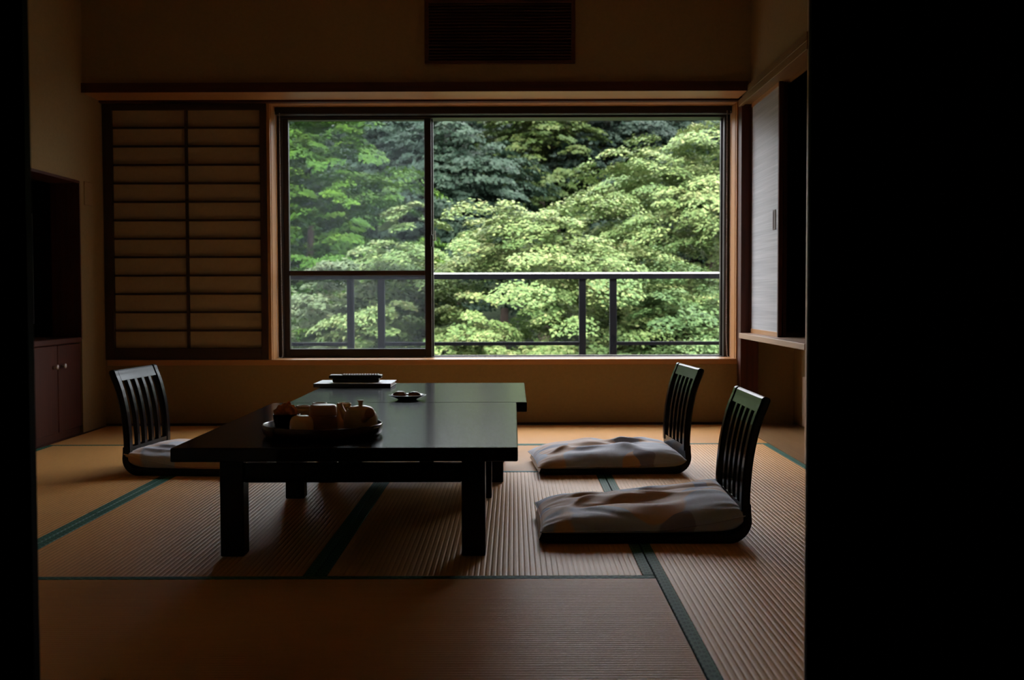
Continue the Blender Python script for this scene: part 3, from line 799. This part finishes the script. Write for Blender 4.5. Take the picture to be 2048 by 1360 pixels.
# ================================================================== PLATE OF SWEETS, FOLDER, REMOTE
pt = empty('small_plate', (-.405, 4.385, .3305)); props(pt, 'small glazed plate with two wrapped sweets on the far table', 'plate')
lathe('dish', [(0, .003), (.030, .003), (.032, 0), (.036, 0), (.040, .004), (.060, .011), (.0715, .0165), (.0722, .018), (.0705, .0185), (.058, .014), (.036, .008), (0, .007)], 'plate_glaze', pt, n=56)
def sweet(loc, s, rz, label):
    w = empty('sweet', loc); props(w, label, 'sweet', 'wrapped sweets on the plate'); w.rotation_euler.z = R(rz)
    bm = bmesh.new(); bmesh.ops.create_uvsphere(bm, u_segments=24, v_segments=14, radius=1)
    for v in bm.verts:
        z = v.co.z; k = 1+.05*math.sin(5*v.co.x+3*v.co.y)
        v.co = Vector((v.co.x*s*k, v.co.y*s*.72*k, max(z, -.7)*s*.52+.7*s*.52))
    link('filling', bm_mesh(bm, 'filling', True), 'sweet_brown', w)
    bm = bmesh.new(); bmesh.ops.create_uvsphere(bm, u_segments=28, v_segments=16, radius=1)
    for v in bm.verts:
        x, y, z = v.co
        k = 1.07+.035*math.sin(11*x+4*z)+.025*math.sin(9*y+5*x)
        v.co = Vector((x*s*k*1.06, y*s*.74*k, max(z, -.7)*s*.54*k+.7*s*.54))
    bmesh.ops.delete(bm, geom=[f for f in bm.faces if f.calc_center_median().y < -.10*s and f.calc_center_median().z < .80*s], context='FACES')
    bmesh.ops.solidify(bm, geom=bm.faces[:], thickness=.0006)
    link('wrapper', bm_mesh(bm, 'wrapper', True), 'sweet_wrap', w)
    for sg in (-1, 1):          # twisted ends of the wrapper
        bm = bmesh.new(); g = []
        for a in range(7):
            t = a/6; row = []
            for b in range(9):
                q = b/8*2-1; row.append(bm.verts.new((sg*s*(.92+.50*t), q*s*(.22+.45*t)+.1*s, s*(.30+.12*t)+.07*s*math.sin(6*q+3*t)*(.3+t))))
            g.append(row)
        for a in range(6):
            for b in range(8): bm.faces.new((g[a][b], g[a+1][b], g[a+1][b+1], g[a][b+1]))
        bmesh.ops.solidify(bm, geom=bm.faces[:], thickness=.0006)
        link('wrapper_end', bm_mesh(bm, 'wrapper_end', True), 'sweet_wrap', w)
sweet((-.434, 4.385, .3400), .0235, 18, 'taller brown sweet in clear wrapper on the plate, on the left')
sweet((-.378, 4.375, .3400), .0225, -12, 'flatter brown sweet in clear wrapper on the plate, on the right')
fd = empty('folder', (-.69, 5.09, .3305)); props(fd, 'flat folder with pale glossy cover lying on the far table under the remote control', 'folder')
fx0, fx1, fy0, fy1 = -.862, -.528, 4.965, 5.185
box('cover', (fx0, fy0, .3310), (fx1, fy1, .3335), 'leather_black', fd, .001, 1)
box('pages', (fx0+.006, fy0+.006, .3335), (fx1-.006, fy1-.006, .3445), 'paper_white', fd)
box('cover', (fx0, fy0, .3445), (fx1, fy1, .3475), 'folder_pale', fd, .001, 1)  # top cover: reflection painted into its colour
box('spine', (fx0, fy0-.002, .3310), (fx1, fy0+.003, .3475), 'leather_black', fd, .001, 1)
fd.rotation_euler.z = R(-1)
rm = empty('remote_control', (-.690, 5.055, .3478)); props(rm, 'black remote control with pale buttons resting on the folder', 'remote control')
box('body', (-.792, 5.030, .3480), (-.588, 5.074, .366), 'plastic_black', rm, .006, 3)
box('face_plate', (-.806, 5.022, .3655), (-.577, 5.082, .380), 'plastic_black', rm, .004, 2)
bmesh_btn = None
b0 = box('button', (-.749, 5.028, .3798), (-.741, 5.036, .3835), 'plastic_pale', rm, .0015, 1)
for i in range(14):
    for j in range(4):
        if (i, j) == (0, 0): continue
        b = b0.copy(); C.objects.link(b); b.location = b0.location+Vector((i*.0115, j*.0125, 0))
        if (i+j) % 5 == 2: b.scale = (1.3, .9, .8)
box('label_strip', (-.802, 5.030, .3799), (-.757, 5.074, .3806), 'plastic_pale', rm)

# ================================================================== BALCONY
props(box('balcony_floor', (-5.5, 6.78, -.30), (5.5, 7.72, -.12), 'concrete'), kind='structure')
props(box('balcony_ceiling', (-5.5, 6.70, 2.22), (5.5, 6.88, 2.45), 'concrete'), kind='structure')
props(joined_boxes('wall_facade', [((-5.5, 6.60, -4), (-2.55, 6.79, 2.6)), ((2.0, 6.60, -4), (5.5, 6.79, 2.6)), ((-2.6, 6.60, -4), (2.05, 6.785, -.10))], 'concrete'), kind='structure')
br = empty('balcony_railing', (0, 7.60, -.12)); props(br, 'charcoal metal balcony railing with bright top cap outside the window', 'railing')
YR = 7.60
bm = bmesh.new()
sec = [(-.030, .866), (-.030, .8675), (-.024, .8745), (.024, .8745), (.030, .8675), (.030, .866)]
ra = [bm.verts.new((-4.6, y, z-(-.12))) for y, z in sec]; rb_ = [bm.verts.new((4.6, y, z-(-.12))) for y, z in sec]
for k in range(6): bm.faces.new((ra[k], rb_[k], rb_[(k+1) % 6], ra[(k+1) % 6]))
bm.faces.new(ra); bm.faces.new(rb_); bmesh.ops.recalc_face_normals(bm, faces=bm.faces[:])
link('top_cap', bm_mesh(bm, 'top_cap'), 'rail_cap_metal', br)
box('handrail', (-4.6, YR-.028, .833), (4.6, YR+.028, .866), 'rail_charcoal', br)
posts = []
for k in range(-2, 3):
    for a, b in ((.429, .473), (.630, .675)):
        x0, x1 = a+k*1.522, b+k*1.522
        box('post', (x0, YR-.022, -.12), (x1, YR+.022, .833), 'rail_charcoal', br, .002, 1); posts.append((x0, x1))
edges = [-4.6]+[v for p_ in posts for v in p_]+[4.6]
for i in range(0, len(edges)-1, 4):
    box('lower_bar', (edges[i], YR-.014, .398), (edges[i+1], YR+.014, .421), 'rail_charcoal', br, .003, 1)

# ================================================================== HILLSIDE AND TREES
def hill_z(x, y):
    pts = ((7.7, -6.5), (14, -6.2), (22, -4.5), (30, -1.5), (38, 1.5), (50, 5.5), (70, 8.5), (120, 12))
    for (y0, a), (y1, b) in zip(pts, pts[1:]):
        if y <= y1: return a+(b-a)*(y-y0)/(y1-y0)+.35*math.sin(.35*x+.2*y)
    return 12
nx_, ny_ = 90, 80
gx, gy = np.linspace(-60, 60, nx_), 6.9+np.linspace(0, 1, ny_)**1.6*110
verts = np.array([(x, y, hill_z(x, max(y, 7.7))) for x in gx for y in gy])
i, j = np.meshgrid(np.arange(nx_-1), np.arange(ny_-1), indexing='ij'); a = (i*ny_+j).ravel()
hill = link('hillside', np_mesh('hillside', verts, np.stack([a, a+ny_, a+ny_+1, a+1], 1)), 'hill_soil'); props(hill, kind='structure')

def crown_mesh(seed, radii, npads, pad_r, per_pad, leaf, flat=.36, droop=.25, up=.9, out=.5, jitter=.45, shell=(.55, 1.0), cone=0.0, tone_pad=.35, sprays=9):
    """leaves gathered in small sprays, the sprays in domed tiers, the tiers over an ellipsoid"""
    rng = np.random.default_rng(seed)
    d = rng.normal(size=(npads*3, 3)); d /= np.linalg.norm(d, axis=1)[:, None]
    d = d[d[:, 2] > -.75][:npads]; npads = len(d)
    sh_ = rng.uniform(shell[0]**2, shell[1]**2, npads)**.5
    pc = d*sh_[:, None]*np.array(radii)
    if cone:
        h = np.clip((pc[:, 2]/radii[2]+1)/2, 0, 1); s = 1-cone*h; pc[:, 0] *= s*1.25; pc[:, 1] *= s*1.25
    pr = pad_r*rng.uniform(.65, 1.35, npads)
    ptone = rng.uniform(0, 1, npads)
    turn = rng.uniform(0, 6.28, npads)
    # sprays
    sid = np.repeat(np.arange(npads), sprays); ns = len(sid)
    rho = np.sqrt(rng.uniform(0, 1, ns)); th = rng.uniform(0, 2*np.pi, ns)
    el = 1+.35*np.sin(2*(th-turn[sid]))
    sx_, sy_ = rho*el*np.cos(th)*pr[sid], rho*el*np.sin(th)*pr[sid]
    sz_ = pr[sid]*(flat*(1-rho**2)-droop*rho**2+rng.normal(0, .12, ns))
    # leaves
    per = max(4, per_pad//sprays)
    idx = np.repeat(np.arange(ns), per); n = len(idx); pid = sid[idx]
    r2 = np.sqrt(rng.uniform(0, 1, n))*.42*pr[pid]*rng.uniform(.6, 1.3, ns)[idx]; t2 = rng.uniform(0, 2*np.pi, n)
    ox, oy = r2*np.cos(t2), r2*np.sin(t2)
    oz = .10*pr[pid]*(1-(r2/(.42*pr[pid]))**2)+rng.normal(0, .035, n)*pr[pid]
    rad = np.stack([sx_, sy_], 1)[idx]/pr[pid][:, None]
    oz -= .35*(ox*rad[:, 0]+oy*rad[:, 1])                      # sprays tilt outward and down
    P = pc[pid]+np.stack([sx_[idx]+ox, sy_[idx]+oy, sz_[idx]+oz], 1)
    nrm = np.zeros((n, 3)); nrm[:, 2] = up
    nrm += out*d[pid]; nrm[:, :2] += .45*rad+.6*np.stack([ox, oy], 1)/pr[pid][:, None]
    nrm += rng.normal(0, jitter, (n, 3))
    nrm /= np.linalg.norm(nrm, axis=1)[:, None]
    t = np.cross(nrm, rng.normal(size=(n, 3))); t /= np.linalg.norm(t, axis=1)[:, None]; b = np.cross(nrm, t)
    s = leaf*rng.uniform(.6, 1.3, n)[:, None]
    V = np.stack([P-t*s*.6, P-b*s*.36+nrm*s*.06, P+t*s*.6, P+b*s*.36+nrm*s*.06], 1).reshape(-1, 3)
    me = np_mesh('crown', V, np.arange(n*4).reshape(-1, 4), False)
    stone = rng.uniform(0, 1, ns)
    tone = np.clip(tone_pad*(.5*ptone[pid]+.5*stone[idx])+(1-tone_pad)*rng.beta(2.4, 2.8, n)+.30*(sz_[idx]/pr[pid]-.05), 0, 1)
    at = me.attributes.new('leaf_tone', 'FLOAT', 'FACE'); at.data.foreach_set('value', tone.astype(np.float32))
    return me
TREES = 'trees on the hillside outside'
def plant(name, label, me, mat, loc, rz=0, scale=1.0, trunk_r=.16):
    x, y, z = loc
    g = hill_z(x, y)
    t = empty(name, (x, y, g)); props(t, label, 'tree', TREES)
    if len(me.materials) == 0: me.materials.append(MATS[mat])
    c = bpy.data.objects.new('crown', me); C.objects.link(c); c.parent = t
    c.material_slots[0].link = 'OBJECT'; c.material_slots[0].material = MATS[mat]
    c.location = (0, 0, z-g); c.rotation_euler.z = R(rz); c.scale = (scale,)*3
    h = z-g
    tube('trunk', [(0, 0, -.2), (.05, .02, h*.35), (-.06, .05, h*.7), (.02, 0, h+.6)], [trunk_r*1.25, trunk_r, trunk_r*.75, trunk_r*.35], 'bark', t, 10)
    rg = random.Random(name+label)
    for k in range(5):
        a = k*1.256+rg.uniform(-.4, .4); z0 = h*rg.uniform(.55, .85); rr_ = rg.uniform(1.0, 1.7)
        tube('limb', [(0, 0, z0), (math.cos(a)*rr_*.5, math.sin(a)*rr_*.5, z0+.55), (math.cos(a)*rr_, math.sin(a)*rr_, z0+.8)], [trunk_r*.5, trunk_r*.32, trunk_r*.12], 'bark', t, 7)
    return t
mA = crown_mesh(1, (2.6, 2.1, 2.2), 110, .62, 1900, .050, .30, .34, 1.0, .35, .32, (.5, 1.0), 0, .25)
mB = crown_mesh(2, (2.9, 2.3, 2.4), 120, .70, 1800, .056, .30, .34, 1.0, .35, .32, (.5, 1.0), 0, .25)
mC = crown_mesh(3, (2.2, 1.8, 2.0), 90, .55, 1500, .050, .32, .36, 1.0, .35, .32, (.5, 1.0), 0, .25)
mD = crown_mesh(4, (2.1, 1.7, 2.1), 90, .58, 1500, .050, .32, .36, 1.0, .35, .32, (.5, 1.0), 0, .25)
plant('maple_tree', 'pale yellow-green maple spreading behind the middle of the railing', mA, 'leaf_maple_pale', (-.15, 16.6, -.05))
plant('maple_tree', 'tall light green maple filling the upper right of the window', mB, 'leaf_maple_pale', (3.75, 20.0, 1.15))
plant('maple_tree', 'grey-green maple behind the railing in the hazy left pane', mC, 'leaf_maple_grey', (-2.55, 17.2, -.75))
plant('maple_tree', 'deeper green maple low behind the right end of the railing', mD, 'leaf_maple_green', (2.2, 15.6, -1.1))
plant('maple_tree', 'light green maple beyond the right jamb of the window', mA, 'leaf_maple_green', (7.3, 18.0, .3), 70)
plant('maple_tree', 'grey-green maple beyond the left jamb of the window', mB, 'leaf_maple_grey', (-6.9, 17.5, -.9), 40)
mV = crown_mesh(5, (2.7, 2.3, 4.0), 180, .62, 760, .060, .45, .55, .9, .4, .28, (.35, 1.0), .55, .35, 7)
plant('vivid_green_tree', 'vivid green tapering tree in the upper left of the window', mV, 'leaf_vivid', (-3.95, 22.5, 1.5))
mF = crown_mesh(6, (2.6, 2.2, 3.4), 170, .66, 560, .095, .55, .45, .6, .7, .40, (.45, 1.0), 0, .3)
mG = crown_mesh(7, (1.9, 1.8, 3.0), 140, .60, 560, .095, .55, .45, .6, .7, .40, (.45, 1.0), 0, .3)
mH = crown_mesh(8, (1.8, 1.7, 3.2), 105, .58, 620, .085, .40, .35, .8, .6, .40, (.6, 1.0), 0, .3)
plant('evergreen_tree', 'blue-grey evergreen between the vivid tree and the middle stile', mF, 'leaf_evergreen_blue', (-3.1, 30, 2.2))
plant('evergreen_tree', 'rounded blue-green evergreen just right of the middle stile', mG, 'leaf_evergreen_blue', (-1.35, 27.5, 2.3))
plant('broadleaf_tree', 'olive green tree behind the evergreens at the window centre', mH, 'leaf_olive', (.75, 30.5, 3.0))
plant('evergreen_tree', 'dark evergreen showing above the tall light maple', mF, 'leaf_evergreen_dark', (2.9, 32, 3.4), 60)
plant('evergreen_tree', 'dark evergreen at the top right corner of the window', mG, 'leaf_evergreen_dark', (5.6, 33, 3.8), 20, 1.15)
for i, (x, y, dz, rz, me, lab) in enumerate(((-8.5, 28, 2.5, 10, mF, 'blue-grey evergreen far beyond the left jamb'),
        (8.8, 31, 3.0, 30, mF, 'dark evergreen far beyond the right jamb'),
        (-6.3, 37, 3.9, 90, mF, 'dark evergreen high on the hill behind the vivid tree'),
        (-2.6, 38, 4.2, 200, mG, 'dark evergreen high on the hill above the blue-grey evergreen'),
        (.6, 39, 4.3, 130, mF, 'dark evergreen high on the hill above the olive tree'),
        (4.0, 40, 4.4, 250, mG, 'dark evergreen high on the hill above the tall maple'),
        (7.6, 39, 4.2, 310, mF, 'dark evergreen high on the hill beyond the top right corner'),
        (-8.6, 44, 5.0, 20, mF, 'dark evergreen on the far ridge behind the vivid tree, leftmost in the row'),
        (-4.4, 44, 5.2, 75, mG, 'dark evergreen on the far ridge left of the middle stile'),
        (-.9, 45, 5.2, 140, mF, 'dark evergreen on the far ridge right of the middle stile'),
        (2.4, 45, 5.2, 190, mG, 'dark evergreen on the far ridge behind the olive tree'),
        (6.0, 45, 5.3, 280, mF, 'dark evergreen on the far ridge behind the tall light maple'))):
    plant('evergreen_tree', lab, me, 'leaf_evergreen_blue' if i == 0 else 'leaf_evergreen_dark', (x, y, dz), rz, 1.05 if y < 41 else 1.25)
